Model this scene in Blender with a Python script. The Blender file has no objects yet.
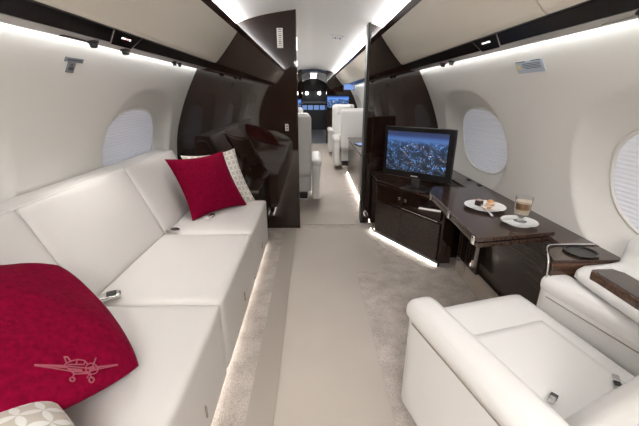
import bpy, bmesh, math, random
import numpy as np
from mathutils import Vector, Matrix, Euler, noise
random.seed(7)
PI = math.pi
SC = bpy.context.scene
COL = SC.collection
D = 3.255          # near bulkhead
D2 = 9.8           # forward bulkhead
YA = -2.0          # aft end
HC = 1.30          # eye height

# ------------------------------------------------------------------ materials
def _nodes(name):
    m = bpy.data.materials.new(name); m.use_nodes = True
    nt = m.node_tree; b = nt.nodes['Principled BSDF']
    return m, nt, b
def mat(name, col, rough=.5, metal=0., ior=None, sheen=0., trans=0., emit=None, es=0., bump=None, var=0., vscale=6., coat=0., sss=0., stretch=None):
    m, nt, b = _nodes(name)
    b.inputs['Base Color'].default_value = (*col, 1)
    b.inputs['Roughness'].default_value = rough
    b.inputs['Metallic'].default_value = metal
    if ior: b.inputs['IOR'].default_value = ior
    if sheen:
        b.inputs['Sheen Weight'].default_value = sheen
        b.inputs['Sheen Roughness'].default_value = .35
        b.inputs['Sheen Tint'].default_value = (*[min(1, c*1.5+.1) for c in col], 1)
    if trans: b.inputs['Transmission Weight'].default_value = trans
    if coat:
        b.inputs['Coat Weight'].default_value = coat; b.inputs['Coat Roughness'].default_value = .03
    if emit:
        b.inputs['Emission Color'].default_value = (*emit, 1); b.inputs['Emission Strength'].default_value = es
    tc = None
    def coords(stretch):
        tc = nt.nodes.new('ShaderNodeTexCoord'); mp = nt.nodes.new('ShaderNodeMapping')
        nt.links.new(tc.outputs['Object'], mp.inputs['Vector'])
        if stretch: mp.inputs['Scale'].default_value = stretch
        return mp.outputs['Vector']
    if var:
        v = coords(stretch); n = nt.nodes.new('ShaderNodeTexNoise'); n.inputs['Scale'].default_value = vscale
        n.inputs['Detail'].default_value = 5
        nt.links.new(v, n.inputs['Vector'])
        r = nt.nodes.new('ShaderNodeValToRGB')
        r.color_ramp.elements[0].position = .3; r.color_ramp.elements[1].position = .7
        r.color_ramp.elements[0].color = (*[c*(1-var) for c in col], 1)
        r.color_ramp.elements[1].color = (*[min(1, c*(1+var)) for c in col], 1)
        nt.links.new(n.outputs['Fac'], r.inputs['Fac']); nt.links.new(r.outputs['Color'], b.inputs['Base Color'])
    if bump:
        v = coords(None); n = nt.nodes.new('ShaderNodeTexNoise'); n.inputs['Scale'].default_value = bump[0]
        n.inputs['Detail'].default_value = 3
        nt.links.new(v, n.inputs['Vector'])
        bp = nt.nodes.new('ShaderNodeBump'); bp.inputs['Strength'].default_value = bump[1]; bp.inputs['Distance'].default_value = bump[2]
        nt.links.new(n.outputs['Fac'], bp.inputs['Height']); nt.links.new(bp.outputs['Normal'], b.inputs['Normal'])
    return m

M = {}
M['leather'] = mat('cream_leather', (.64,.612,.59), .40, bump=(260,.12,.002))
M['leather_w'] = mat('ivory_leather', (.69,.68,.665), .36, bump=(260,.10,.002))
M['liner'] = mat('cabin_liner', (.715,.70,.662), .42)
M['ceiling'] = mat('ceiling_liner', (.86,.85,.83), .5)
M['bin'] = mat('bin_leather', (.68,.64,.56), .45, bump=(400,.08,.001))
M['black'] = mat('gloss_black', (.008,.007,.007), .22, ior=1.3)
M['blackm'] = mat('satin_black', (.012,.012,.012), .4)
M['chrome'] = mat('polished_steel', (.75,.74,.72), .14, 1.)
M['greylip'] = mat('grey_aluminium', (.42,.41,.40), .4)
M['white'] = mat('white_plastic', (.8,.8,.78), .35)
M['china'] = mat('white_porcelain', (.86,.87,.88), .12, ior=1.5)
M['runner'] = mat('floor_runner', (.45,.40,.35), .62, var=.03, vscale=3)
M['runner_b'] = mat('floor_runner_edge', (.39,.345,.30), .6)
M['taupe'] = mat('taupe_carpet_edge', (.30,.255,.21), .85, bump=(500,.3,.002))
M['velvet'] = mat('red_velvet', (.17,.0012,.020), .95, ior=1.15, sheen=.10, bump=(420,.35,.002), var=.22, vscale=60)
M['emblem'] = mat('rose_embroidery', (.30,.065,.095), .6)
M['led'] = mat('led_strip', (.9,.9,.9), .5, emit=(.97,.99,1.0), es=13)
M['led_cove'] = mat('led_cove', (.9,.9,.9), .5, emit=(.98,.98,1.0), es=32)
M['led_floor'] = mat('led_floor', (.9,.9,.9), .5, emit=(1,.93,.87), es=6)
M['lamp'] = mat('lamp_face', (.9,.9,.9), .5, emit=(1,.98,.95), es=9)
M['icon'] = mat('lit_icon', (.9,.9,.9), .5, emit=(1,.95,.92), es=2.2)
M['icon_r'] = mat('lit_icon_red', (.9,.3,.3), .5, emit=(1,.35,.35), es=1.6)
M['blue'] = mat('blue_lit_glass', (.1,.2,.5), .3, emit=(.25,.4,.8), es=.3)
M['placard'] = mat('placard_blue_grey', (.42,.48,.56), .4)
M['placard_g'] = mat('placard_grey', (.20,.21,.23), .4)
M['ink'] = mat('dark_ink', (.06,.07,.09), .5)
M['yellow'] = mat('yellow_ink', (.8,.62,.12), .5)
M['choc'] = mat('chocolate_cake', (.035,.018,.014), .6, bump=(300,.5,.003))
M['icing'] = mat('pink_icing', (.62,.42,.40), .5)
M['pastry'] = mat('tan_pastry', (.62,.33,.14), .6, var=.35, vscale=180, bump=(300,.5,.003))
M['cream'] = mat('pastry_cream', (.8,.68,.52), .5)
M['coffee'] = mat('milk_coffee', (.36,.17,.075), .35)
M['milk'] = mat('milk_foam', (.70,.58,.44), .5)
M['switch'] = mat('switch_plate', (.75,.74,.72), .4)
M['bottle'] = mat('bottle_glass_blue', (.10,.30,.36), .05, trans=.7)
M['glass'] = mat('clear_glass', (.95,.97,.97), .02, ior=1.45, trans=1.)
M['grey_int'] = mat('galley_grey', (.055,.06,.075), .25)

def wood(name, c0, c1, rough=.05, ior=1.9, axis='Z', sc=1.):
    m, nt, b = _nodes(name)
    tc = nt.nodes.new('ShaderNodeTexCoord'); mp = nt.nodes.new('ShaderNodeMapping')
    nt.links.new(tc.outputs['Object'], mp.inputs['Vector'])
    s = {'Z': (90*sc, 90*sc, 2.5), 'Y': (90*sc, 2.5, 90*sc), 'X': (2.5, 90*sc, 90*sc)}[axis]
    mp.inputs['Scale'].default_value = s
    n = nt.nodes.new('ShaderNodeTexNoise'); n.inputs['Scale'].default_value = 1.; n.inputs['Detail'].default_value = 4
    nt.links.new(mp.outputs['Vector'], n.inputs['Vector'])
    r = nt.nodes.new('ShaderNodeValToRGB')
    r.color_ramp.elements[0].position = .35; r.color_ramp.elements[1].position = .68
    r.color_ramp.elements[0].color = (*c0, 1); r.color_ramp.elements[1].color = (*c1, 1)
    nt.links.new(n.outputs['Fac'], r.inputs['Fac']); nt.links.new(r.outputs['Color'], b.inputs['Base Color'])
    b.inputs['Roughness'].default_value = rough; b.inputs['IOR'].default_value = ior
    return m
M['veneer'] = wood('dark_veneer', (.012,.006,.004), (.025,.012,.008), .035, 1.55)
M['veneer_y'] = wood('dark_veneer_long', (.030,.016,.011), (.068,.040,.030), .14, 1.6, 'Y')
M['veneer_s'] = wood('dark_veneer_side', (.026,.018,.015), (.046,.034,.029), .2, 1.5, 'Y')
M['veneer_b'] = wood('brown_veneer', (.035,.016,.009), (.10,.048,.026), .12, 1.6, 'X')

def carpet():
    m, nt, b = _nodes('cut_pile_carpet')
    tc = nt.nodes.new('ShaderNodeTexCoord')
    n = nt.nodes.new('ShaderNodeTexNoise'); n.inputs['Scale'].default_value = 9; n.inputs['Detail'].default_value = 6
    nt.links.new(tc.outputs['Object'], n.inputs['Vector'])
    r = nt.nodes.new('ShaderNodeValToRGB')
    r.color_ramp.elements[0].position = .35; r.color_ramp.elements[1].position = .7
    r.color_ramp.elements[0].color = (.44,.385,.34,1); r.color_ramp.elements[1].color = (.60,.54,.49,1)
    nt.links.new(n.outputs['Fac'], r.inputs['Fac'])
    # fine loop rows
    w = nt.nodes.new('ShaderNodeTexVoronoi'); w.inputs['Scale'].default_value = 130
    nt.links.new(tc.outputs['Object'], w.inputs['Vector'])
    mx = nt.nodes.new('ShaderNodeMixRGB'); mx.blend_type = 'MULTIPLY'; mx.inputs['Fac'].default_value = .35
    nt.links.new(r.outputs['Color'], mx.inputs['Color1']); nt.links.new(w.outputs['Distance'], mx.inputs['Color2'])
    r2 = nt.nodes.new('ShaderNodeMath'); r2.operation = 'SUBTRACT'; r2.inputs[0].default_value = 1.25
    nt.links.new(w.outputs['Distance'], r2.inputs[1]); nt.links.new(r2.outputs[0], mx.inputs['Color2'])
    nt.links.new(mx.outputs['Color'], b.inputs['Base Color'])
    b.inputs['Roughness'].default_value = .95
    bp = nt.nodes.new('ShaderNodeBump'); bp.inputs['Strength'].default_value = .5; bp.inputs['Distance'].default_value = .004
    nt.links.new(w.outputs['Distance'], bp.inputs['Height']); nt.links.new(bp.outputs['Normal'], b.inputs['Normal'])
    return m
M['carpet'] = carpet()

def petal():
    """white fabric with a lattice of overlapping circles (four-petal pattern)"""
    m, nt, b = _nodes('petal_lattice_fabric')
    uv = nt.nodes.new('ShaderNodeUVMap')
    sep = nt.nodes.new('ShaderNodeSeparateXYZ'); nt.links.new(uv.outputs['UV'], sep.inputs[0])
    def math_(op, a, b_=None):
        n = nt.nodes.new('ShaderNodeMath'); n.operation = op
        for i, v in enumerate((a, b_)):
            if v is None: continue
            if isinstance(v, (int, float)): n.inputs[i].default_value = v
            else: nt.links.new(v, n.inputs[i])
        return n.outputs[0]
    def cell(o):
        u = math_('SUBTRACT', math_('FRACT', math_('ADD', math_('MULTIPLY', sep.outputs['X'], 10.), o[0])), .5)
        v = math_('SUBTRACT', math_('FRACT', math_('ADD', math_('MULTIPLY', sep.outputs['Y'], 10.), o[1])), .5)
        return u, v
    # petals: |.| lens shapes on the edges of a square lattice: inside circles centred on two neighbouring corners
    u, v = cell((0, 0))
    au, av = math_('ABSOLUTE', u), math_('ABSOLUTE', v)
    def dist(x, y): return math_('SQRT', math_('ADD', math_('MULTIPLY', x, x), math_('MULTIPLY', y, y)))
    mx = math_('MAXIMUM', au, av); mn = math_('MINIMUM', au, av)
    # lens along each axis: |mn| < w(mx)
    # inside the neighbouring circle
    d = dist(mn, math_('SUBTRACT', 1.0, mx))
    r = nt.nodes.new('ShaderNodeValToRGB')
    r.color_ramp.elements[0].position = .683; r.color_ramp.elements[1].position = .700
    r.color_ramp.elements[0].color = (.78,.77,.74,1); r.color_ramp.elements[1].color = (.56,.515,.45,1)
    nt.links.new(d, r.inputs['Fac'])
    nt.links.new(r.outputs['Color'], b.inputs['Base Color'])
    b.inputs['Roughness'].default_value = .55
    bp = nt.nodes.new('ShaderNodeBump'); bp.inputs['Strength'].default_value = .6; bp.inputs['Distance'].default_value = .004; bp.invert = True
    nt.links.new(r.outputs['Color'], bp.inputs['Height']); nt.links.new(bp.outputs['Normal'], b.inputs['Normal'])
    bp.invert = False
    return m
M['petal'] = petal()

def city(name, strength):
    """night city photograph on a screen; UV 0..1"""
    m, nt, b = _nodes(name)
    uv = nt.nodes.new('ShaderNodeUVMap')
    sep = nt.nodes.new('ShaderNodeSeparateXYZ'); nt.links.new(uv.outputs['UV'], sep.inputs[0])
    def ramp(src, pts):
        r = nt.nodes.new('ShaderNodeValToRGB'); cr = r.color_ramp
        while len(cr.elements) < len(pts): cr.elements.new(.5)
        for e, (p, c) in zip(cr.elements, pts): e.position = p; e.color = (*c, 1)
        nt.links.new(src, r.inputs['Fac']); return r.outputs['Color']
    def mix(kind, fac, a, b_):
        x = nt.nodes.new('ShaderNodeMixRGB'); x.blend_type = kind
        if isinstance(fac, float): x.inputs['Fac'].default_value = fac
        else: nt.links.new(fac, x.inputs['Fac'])
        nt.links.new(a, x.inputs['Color1']); nt.links.new(b_, x.inputs['Color2']); return x.outputs['Color']
    base = ramp(sep.outputs['Y'], [(0,(.003,.008,.022)), (.45,(.008,.028,.075)), (.72,(.02,.07,.22)), (.80,(.05,.13,.34)), (.90,(.012,.03,.11)), (1,(.010,.018,.055))])
    def mapped(sx, sy):
        mp = nt.nodes.new('ShaderNodeMapping'); mp.inputs['Scale'].default_value = (sx, sy, 1)
        nt.links.new(uv.outputs['UV'], mp.inputs['Vector']); return mp.outputs['Vector']
    # towers: blocky cells
    v = nt.nodes.new('ShaderNodeTexVoronoi'); v.distance = 'CHEBYCHEV'; v.inputs['Scale'].default_value = 1
    nt.links.new(mapped(24, 9), v.inputs['Vector'])
    tower = ramp(v.outputs['Color'], [(0,(.12,.12,.12)), (.5,(.3,.3,.3)), (1,(.8,.8,.8))])
    skyl = ramp(sep.outputs['Y'], [(0,(1,1,1)), (.68,(1,1,1)), (.82,(0,0,0)), (1,(0,0,0))])
    b1 = mix('MULTIPLY', skyl, base, tower)
    # little window lights
    v2 = nt.nodes.new('ShaderNodeTexVoronoi'); v2.inputs['Scale'].default_value = 1
    nt.links.new(mapped(75, 46), v2.inputs['Vector'])
    dots = ramp(v2.outputs['Distance'], [(0,(1,1,1)), (.18,(.6,.6,.6)), (.30,(0,0,0))])
    n = nt.nodes.new('ShaderNodeTexNoise'); n.inputs['Scale'].default_value = 1; nt.links.new(mapped(11, 8), n.inputs['Vector'])
    clump = ramp(n.outputs['Fac'], [(.42,(0,0,0)), (.62,(3.0,4.0,5.0))])
    dots = mix('MULTIPLY', 1.0, dots, clump); dots = mix('MULTIPLY', 1.0, dots, skyl)
    n2 = nt.nodes.new('ShaderNodeTexNoise'); n2.inputs['Scale'].default_value = 1; nt.links.new(mapped(5, 7), n2.inputs['Vector'])
    warm = ramp(n2.outputs['Fac'], [(.5,(.28,.5,.85)), (.7,(1.0,.5,.28))])
    dots = mix('MULTIPLY', 1.0, dots, warm)
    out = mix('ADD', 1.0, b1, dots)
    b.inputs['Base Color'].default_value = (.005,.005,.008,1); b.inputs['Roughness'].default_value = .25
    nt.links.new(out, b.inputs['Emission Color']); b.inputs['Emission Strength'].default_value = strength
    return m
M['city'] = city('screen_night_city', .72)
M['city2'] = city('screen_city_bright', 1.8)

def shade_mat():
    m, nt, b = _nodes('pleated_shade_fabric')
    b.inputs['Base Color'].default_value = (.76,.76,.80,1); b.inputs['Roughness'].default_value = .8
    b.inputs['Emission Color'].default_value = (.80,.86,1,1); b.inputs['Emission Strength'].default_value = .07  # faint bluish glow put into the fabric, imitating daylight through the pleats
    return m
M['shade'] = shade_mat()

# ------------------------------------------------------------------ mesh helpers
def obj(name, bm, m, parent=None, smooth=True, kind=None, bevel=None, angle=40):
    me = bpy.data.meshes.new(name)
    bmesh.ops.recalc_face_normals(bm, faces=bm.faces[:])
    bm.to_mesh(me); bm.free()
    ms = m if isinstance(m, (list, tuple)) else [m]
    for x in ms: me.materials.append(M[x] if isinstance(x, str) else x)
    for p in me.polygons: p.use_smooth = smooth
    if smooth: 
        try: me.set_sharp_from_angle(angle=math.radians(angle))
        except Exception: pass
    o = bpy.data.objects.new(name, me); COL.objects.link(o)
    if parent: o.parent = parent
    if bevel:
        md = o.modifiers.new('bevel', 'BEVEL'); md.width = bevel; md.segments = 3; md.limit_method = 'ANGLE'
        md.angle_limit = math.radians(35)
    if kind: o['kind'] = kind
    return o
def tag(o, label, cat, group=None):
    o['label'] = label; o['category'] = cat
    if group: o['group'] = group
    return o
def thing(name, label, cat, loc=(0,0,0), rz=0, group=None):
    o = bpy.data.objects.new(name, None); COL.objects.link(o); o.empty_display_size = .05
    o.location = loc; o.rotation_euler = (0, 0, rz)
    return tag(o, label, cat, group)
def copy_tree(o, parent=None, **kw):
    c = o.copy(); COL.objects.link(c)
    if parent: c.parent = parent
    for ch in list(o.children): copy_tree(ch, c)
    return c
def box(bm, x0, x1, y0, y1, z0, z1, mi=0):
    vs = [bm.verts.new(p) for p in [(x0,y0,z0),(x1,y0,z0),(x1,y1,z0),(x0,y1,z0),(x0,y0,z1),(x1,y0,z1),(x1,y1,z1),(x0,y1,z1)]]
    for f in [(0,3,2,1),(4,5,6,7),(0,1,5,4),(1,2,6,5),(2,3,7,6),(3,0,4,7)]:
        fc = bm.faces.new([vs[i] for i in f]); fc.material_index = mi
    return vs
def boxm(x0, x1, y0, y1, z0, z1):
    bm = bmesh.new(); box(bm, x0, x1, y0, y1, z0, z1); return bm
def prism(bm, pts, h0, h1, axis='Y'):
    """polygon extruded along an axis; pts are the two other coordinates in order"""
    def P(p, h):
        if axis == 'Y': return (p[0], h, p[1])
        if axis == 'Z': return (p[0], p[1], h)
        return (h, p[0], p[1])
    a = [bm.verts.new(P(p, h0)) for p in pts]; b = [bm.verts.new(P(p, h1)) for p in pts]
    n = len(pts)
    bm.faces.new(a); bm.faces.new(b[::-1])
    for i in range(n): bm.faces.new([a[i], b[i], b[(i+1)%n], a[(i+1)%n]])
def tube(bm, pts, r, n=8, caps=True):
    pts = [Vector(p) for p in pts]; rings = []
    rr = r if isinstance(r, (list, tuple)) else [r]*len(pts)
    ref = None
    for i, p in enumerate(pts):
        t = (pts[min(i+1, len(pts)-1)] - pts[max(i-1, 0)]).normalized()
        if ref is None:
            ref = t.orthogonal().normalized()
        ref = (ref - t*ref.dot(t)).normalized()
        s = t.cross(ref)
        rings.append([bm.verts.new(p + (ref*math.cos(a)+s*math.sin(a))*rr[i]) for a in [2*PI*k/n for k in range(n)]])
    for a, b in zip(rings, rings[1:]):
        for k in range(n): bm.faces.new([a[k], a[(k+1)%n], b[(k+1)%n], b[k]])
    if caps: bm.faces.new(rings[0][::-1]); bm.faces.new(rings[-1])
def lathe(bm, prof, n=32, c=(0,0,0), axis=None, mi=0, close=False):
    """prof = (r, z) list, spun about the local z at c; axis tilts it"""
    R = Matrix.Identity(3)
    if axis is not None: R = Vector((0,0,1)).rotation_difference(Vector(axis).normalized()).to_matrix()
    c = Vector(c); rings = []
    for r, z in prof:
        if r < 1e-6: rings.append([bm.verts.new(c + R @ Vector((0,0,z)))])
        else: rings.append([bm.verts.new(c + R @ Vector((r*math.cos(2*PI*k/n), r*math.sin(2*PI*k/n), z))) for k in range(n)])
    fs = []
    for a, b in zip(rings, rings[1:]):
        for k in range(n):
            k2 = (k+1) % n
            if len(a) == 1 and len(b) == 1: continue
            if len(a) == 1: fs.append(bm.faces.new([a[0], b[k], b[k2]]))
            elif len(b) == 1: fs.append(bm.faces.new([a[k], b[0], a[k2]]))
            else: fs.append(bm.faces.new([a[k], b[k], b[k2], a[k2]]))
    for f in fs: f.material_index = mi
def rbox(bm, size, r, n=10, puff=(0,0,0), mtx=None, fn=None):
    """soft block: rounded box with crowned faces; size full extents, centred at the origin, then mtx"""
    hx, hy, hz = [s/2 for s in size]; h = (hx, hy, hz)
    V = {}
    def pt(i, j, k):
        key = (i, j, k)
        if key in V: return V[key]
        q = [0,0,0]
        for a, (ii, H) in enumerate(zip((i,j,k), h)):
            t = ii/n*2-1
            # concentrate samples near edges
            e = min(1, r/H*1.0)
            s = math.sin(t*PI/2)
            q[a] = (s*.6+t*.4)*H
        inner = [max(-H+r, min(H-r, c)) for c, H in zip(q, h)]
        d = Vector([c-w for c, w in zip(q, inner)])
        if d.length > 1e-9:
            on = [abs(abs(c)-H) < 1e-6 for c, H in zip(q, h)]
            d = d.normalized()*r
        p = Vector(inner)+d
        u = [1-(c/H)**2 for c, H in zip(q, h)]
        u = [max(0, x) for x in u]
        if i in (0, n): p.x += (1 if i else -1)*puff[0]*u[1]**.6*u[2]**.6
        if j in (0, n): p.y += (1 if j else -1)*puff[1]*u[0]**.6*u[2]**.6
        if k in (0, n): p.z += (1 if k else -1)*puff[2]*u[0]**.6*u[1]**.6
        if fn: p = Vector(fn(p))
        if mtx is not None: p = mtx @ p
        V[key] = bm.verts.new(p); return V[key]
    for a in range(n):
        for b in range(n):
            for s in (0, n):
                bm.faces.new([pt(s,a,b), pt(s,a+1,b), pt(s,a+1,b+1), pt(s,a,b+1)])
                bm.faces.new([pt(a,s,b), pt(a+1,s,b), pt(a+1,s,b+1), pt(a,s,b+1)])
                bm.faces.new([pt(a,b,s), pt(a+1,b,s), pt(a+1,b+1,s), pt(a,b+1,s)])
def rb(size, r, loc=(0,0,0), rot=(0,0,0), **k):
    bm = bmesh.new(); rbox(bm, size, r, mtx=Matrix.Translation(loc) @ Euler(rot).to_matrix().to_4x4(), **k); return bm
def catmull(pts, n=8):
    P = [np.array(pts[0])*2-np.array(pts[1])] + [np.array(p, float) for p in pts] + [np.array(pts[-1])*2-np.array(pts[-2])]
    out = []
    for i in range(1, len(P)-2):
        for k in range(n):
            t = k/n
            out.append(.5*((2*P[i])+(-P[i-1]+P[i+1])*t+(2*P[i-1]-5*P[i]+4*P[i+1]-P[i+2])*t*t+(-P[i-1]+3*P[i]-3*P[i+1]+P[i+2])*t**3))
    out.append(P[-2]); return [tuple(p) for p in out]

# ------------------------------------------------------------------ cabin profiles
WP = catmull([(0,1.235),(.3,1.28),(.6,1.298),(.8,1.297),(1.0,1.262),(1.2,1.19),(1.35,1.12),(1.53,1.020)], 6)   # (z, x)
wz = np.array([p[0] for p in WP]); wx = np.array([p[1] for p in WP])
def wallx(z): return float(np.interp(z, wz, wx))
CP = catmull([(0,2.005),(.17,1.99),(.34,1.965),(.49,1.935),(.638,1.89),(.75,1.845),(.88,1.765),(1.06,1.60)], 6)  # (x, z)
cx = np.array([p[0] for p in CP]); cz = np.array([p[1] for p in CP])
def ceilz(x): return float(np.interp(abs(x), cx, cz))

WIN = {-1: [2.57, .92, -.62, 4.6, 6.1, 7.6, 9.1], 1: [2.68, 1.09, -.42, 4.6, 6.1, 7.6, 9.1]}
AI, BI, AO, BO, ZW = .38, .247, .50, .375, .965
def ell(dy, dz, a, b): return (abs(dy/a)**2.3+abs(dz/b)**2.3)**(1/2.3)
def recess(side, y, z):
    t = 0
    for wy in WIN[side]:
        dy, dz = y-wy, z-ZW
        if abs(dy) > AO*1.2: continue
        di = ell(dy, dz, AI, BI); do = ell(dy, dz, AO, BO)
        if do < 1:
            s = (1-do)/max(1e-6, (1-do)+(di-1)) if di > 1 else 1
            t = max(t, s**.6 if s < 1 else 1)
    return .100*t
def wall(side):
    ys = list(np.arange(YA, D+.06, .014)) + list(np.arange(D+.08, D2+.3, .04))
    zs = list(np.linspace(0, .55, 8)) + list(np.arange(.57, 1.40, .0135)) + list(np.linspace(1.41, 1.53, 5))
    bm = bmesh.new(); g = []
    for y in ys:
        g.append([bm.verts.new((side*(wallx(z)+recess(side, y, z)), y, z)) for z in zs])
    for a, b in zip(g, g[1:]):
        for k in range(len(zs)-1): bm.faces.new([a[k], b[k], b[k+1], a[k+1]])
    o = obj('wall_left' if side < 0 else 'wall_right', bm, 'liner', kind='structure', angle=80)
    return o
wall(-1); wall(1)

# ceiling
bm = bmesh.new(); g = []
for y in np.arange(YA, D2+.3, .25):
    xs = list(np.linspace(-1.06, 1.06, 61)); g.append([bm.verts.new((x, y, ceilz(x))) for x in xs])
for a, b in zip(g, g[1:]):
    for k in range(60): bm.faces.new([a[k], b[k], b[k+1], a[k+1]])
obj('ceiling', bm, 'ceiling', kind='structure', angle=80)

# windows: frame ring + pleated shade
wn = 0
for side in (-1, 1):
    for wy in WIN[side]:
        wn += 1
        t = bpy.data.objects.new('window_%d' % wn, None); COL.objects.link(t); t['kind'] = 'structure'
        t.location = (side*1.3, wy, ZW)
        bm = bmesh.new(); rings = []
        nn = 56
        for k in range(nn):
            a = 2*PI*k/nn; c, s = math.cos(a), math.sin(a)
            c2 = math.copysign(abs(c)**(2/2.3), c); s2 = math.copysign(abs(s)**(2/2.3), s)
            ring = []
            for sc, off in ((1.03,.095),(1.018,.086),(.99,.084),(.972,.090),(.965,.108)):
                y, z = AI*c2*sc, BI*s2*sc
                ring.append(bm.verts.new((side*(wallx(ZW+z)+off)-side*1.3, y, z)))
            rings.append(ring)
        for k in range(nn):
            a, b = rings[k], rings[(k+1)%nn]
            for q in range(4): bm.faces.new([a[q], b[q], b[q+1], a[q+1]])
        obj('window_frame', bm, 'liner', t)
        bm = bmesh.new(); prev = None; rows = 48
        for q in range(rows+1):
            z = -BI*.975 + 2*BI*.975*q/rows
            w = AI*.975*max(0.0, 1-(abs(z)/(BI*.976))**2.3)**(1/2.3)
            off = .093 + (.0022 if q % 2 else -.0008)
            row = [bm.verts.new((side*(wallx(ZW+z)+off)-side*1.3, yy, z)) for yy in np.linspace(-w, w, 13)]
            if prev:
                for k in range(12): bm.faces.new([prev[k], prev[k+1], row[k+1], row[k]])
            prev = row
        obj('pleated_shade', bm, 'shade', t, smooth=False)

# floor
bm = boxm(-1.2, 1.2, YA, D2+5, -.05, 0)
obj('floor', bm, 'carpet', kind='structure')
# aft wall behind the camera
bm = bmesh.new()
sec = [(-1.12,0),(1.12,0)] + [(wallx(z), z) for z in np.linspace(.1,1.53,14)] + [(x, ceilz(x)) for x in np.linspace(1.05,-1.05,21)] + [(-wallx(z), z) for z in np.linspace(1.53,.1,14)]
prism(bm, sec, YA-.05, YA)
obj('wall_back', bm, 'veneer_s', kind='structure', smooth=False)

# bulkheads
def bulk(name, x0, x1, y0, y1, m='veneer', top=2.05):
    """transverse panel between x0 and x1 that follows the cabin section"""
    bm = bmesh.new()
    pts = []
    if x0 < -1.0:
        pts += [(-wallx(z)-.03, z) for z in np.linspace(1.53, 0, 20)]
        x0e = -1.05
    else: pts += [(x0, ceilz(x0)), (x0, 0)]; x0e = x0
    if x1 > 1.0:
        pts += [(wallx(z)+.03, z) for z in np.linspace(0, 1.53, 20)]; x1e = 1.05
    else: pts += [(x1, 0), (x1, ceilz(x1))]; x1e = x1
    xs = np.linspace(x1e, x0e, 16)
    xs = xs if x1 > 1 else xs[1:]
    xs = xs if x0 < -1 else xs[:-1]
    pts += [(float(x), ceilz(x)+.004) for x in xs]
    prism(bm, pts, y0, y1)
    return obj(name, bm, m, kind='structure', smooth=False)
bulk('wall_bulkhead_left', -1.4, -.135, D, D+.06)
bulk('wall_bulkhead_right', .53, 1.4, D+.17, D+.23)
bulk('wall_forward_left', -1.4, -.27, D2, D2+.08)
bulk('wall_forward_right', .40, 1.4, D2, D2+.08)
# jamb strips of the doorway
bm = boxm(.512, .535, D+.13, D+.25, 0, ceilz(.53)); obj('trim_1', bm, 'blackm', kind='structure', bevel=.004)
bm = boxm(.537, .60, D+.135, D+.17, 0, 1.86); obj('trim_2', bm, 'veneer', kind='structure', bevel=.004)
bm = boxm(-.147, -.132, D-.012, D+.08, 0, ceilz(.14)); obj('trim_3', bm, 'veneer', kind='structure', bevel=.003)

# floor runners
tag(obj('aisle_runner', boxm(-.17, .34, YA+.1, 2.30, 0, .006), 'runner', bevel=.002), 'long smooth tan protective runner along the aisle, nearest to the viewer', 'floor runner')
bm = bmesh.new(); prism(bm, [(-.17,2.30),(.56,2.30),(.50,3.22),(-.17,3.22)], 0.0, .0055, 'Z')
tag(obj('aisle_runner', bm, 'runner', bevel=.002), 'wider tan floor runner sheet just before the dark doorway', 'floor runner')
tag(obj('runner_border', boxm(-.292, -.171, YA+.1, 3.22, 0, .004), 'runner_b', bevel=.0015), 'narrow darker tan strip beside the runner on the sofa side', 'floor strip')
tag(obj('aisle_runner', boxm(-.13, .47, 3.34, 9.6, 0, .005), 'runner'), 'pale runner on the floor of the cabin beyond the doorway', 'floor runner')

# ------------------------------------------------------------------ overhead: bins, valance, leds
def both(p, s): return [(s*x, z) for x, z in p]
BIN = [(.640,1.825),(.70,1.745),(.78,1.648),(.835,1.59),(.852,1.578),(.93,1.585),(.97,1.62),(.86,1.74),(.74,1.805),(.67,1.822)]
def overhead_bin(s, y0, y1, label):
    t = thing('overhead_bin', label, 'overhead bin', (s*.75, (y0+y1)/2, 1.7), 0, 'cream overhead bins')
    T = lambda pts: [(s*x - s*.75, z-1.7) for x, z in pts]
    L = (y1-y0)/2
    bm = bmesh.new(); prism(bm, T([(x+.008, z) if i < 5 else (x, z) for i, (x, z) in enumerate(BIN)]), -L+.001, L-.001)
    obj('bin_body', bm, 'blackm', t, smooth=False)
    bm = bmesh.new(); face = T([(x-.004, z) for x, z in BIN[:5]]); inn = T([(x+.008, z+.001) for x, z in BIN[:5]])
    # door with rounded ends: face strip
    prism(bm, face + inn[::-1], -L+.003, L-.003)
    obj('bin_door', bm, 'bin', t, smooth=False, bevel=.003)
    return t
overhead_bin(-1, YA+.05, .2, 'cream overhead bin over the near end of the sofa, on the left')
overhead_bin(-1, .2, D-.004, 'long cream overhead bin door above the sofa, ending at the dark bulkhead')
overhead_bin(1, YA+.05, 1.36, 'cream overhead bin nearest on the right, cut by the top of the picture')
overhead_bin(1, 1.36, D+.165, 'cream overhead bin above the table and television')
for i, (a, b) in enumerate([(D+.11, 5.6), (5.6, 7.9), (7.9, D2-.02)]):
    n_ = ['nearest the doorway', 'in the middle of the forward cabin', 'touching the forward bulkhead'][i]
    overhead_bin(1, max(a, D+.24), b, 'cream overhead bin on the right beyond the doorway, ' + n_)
    overhead_bin(-1, a, b, 'cream overhead bin on the left beyond the doorway, ' + n_)

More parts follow.
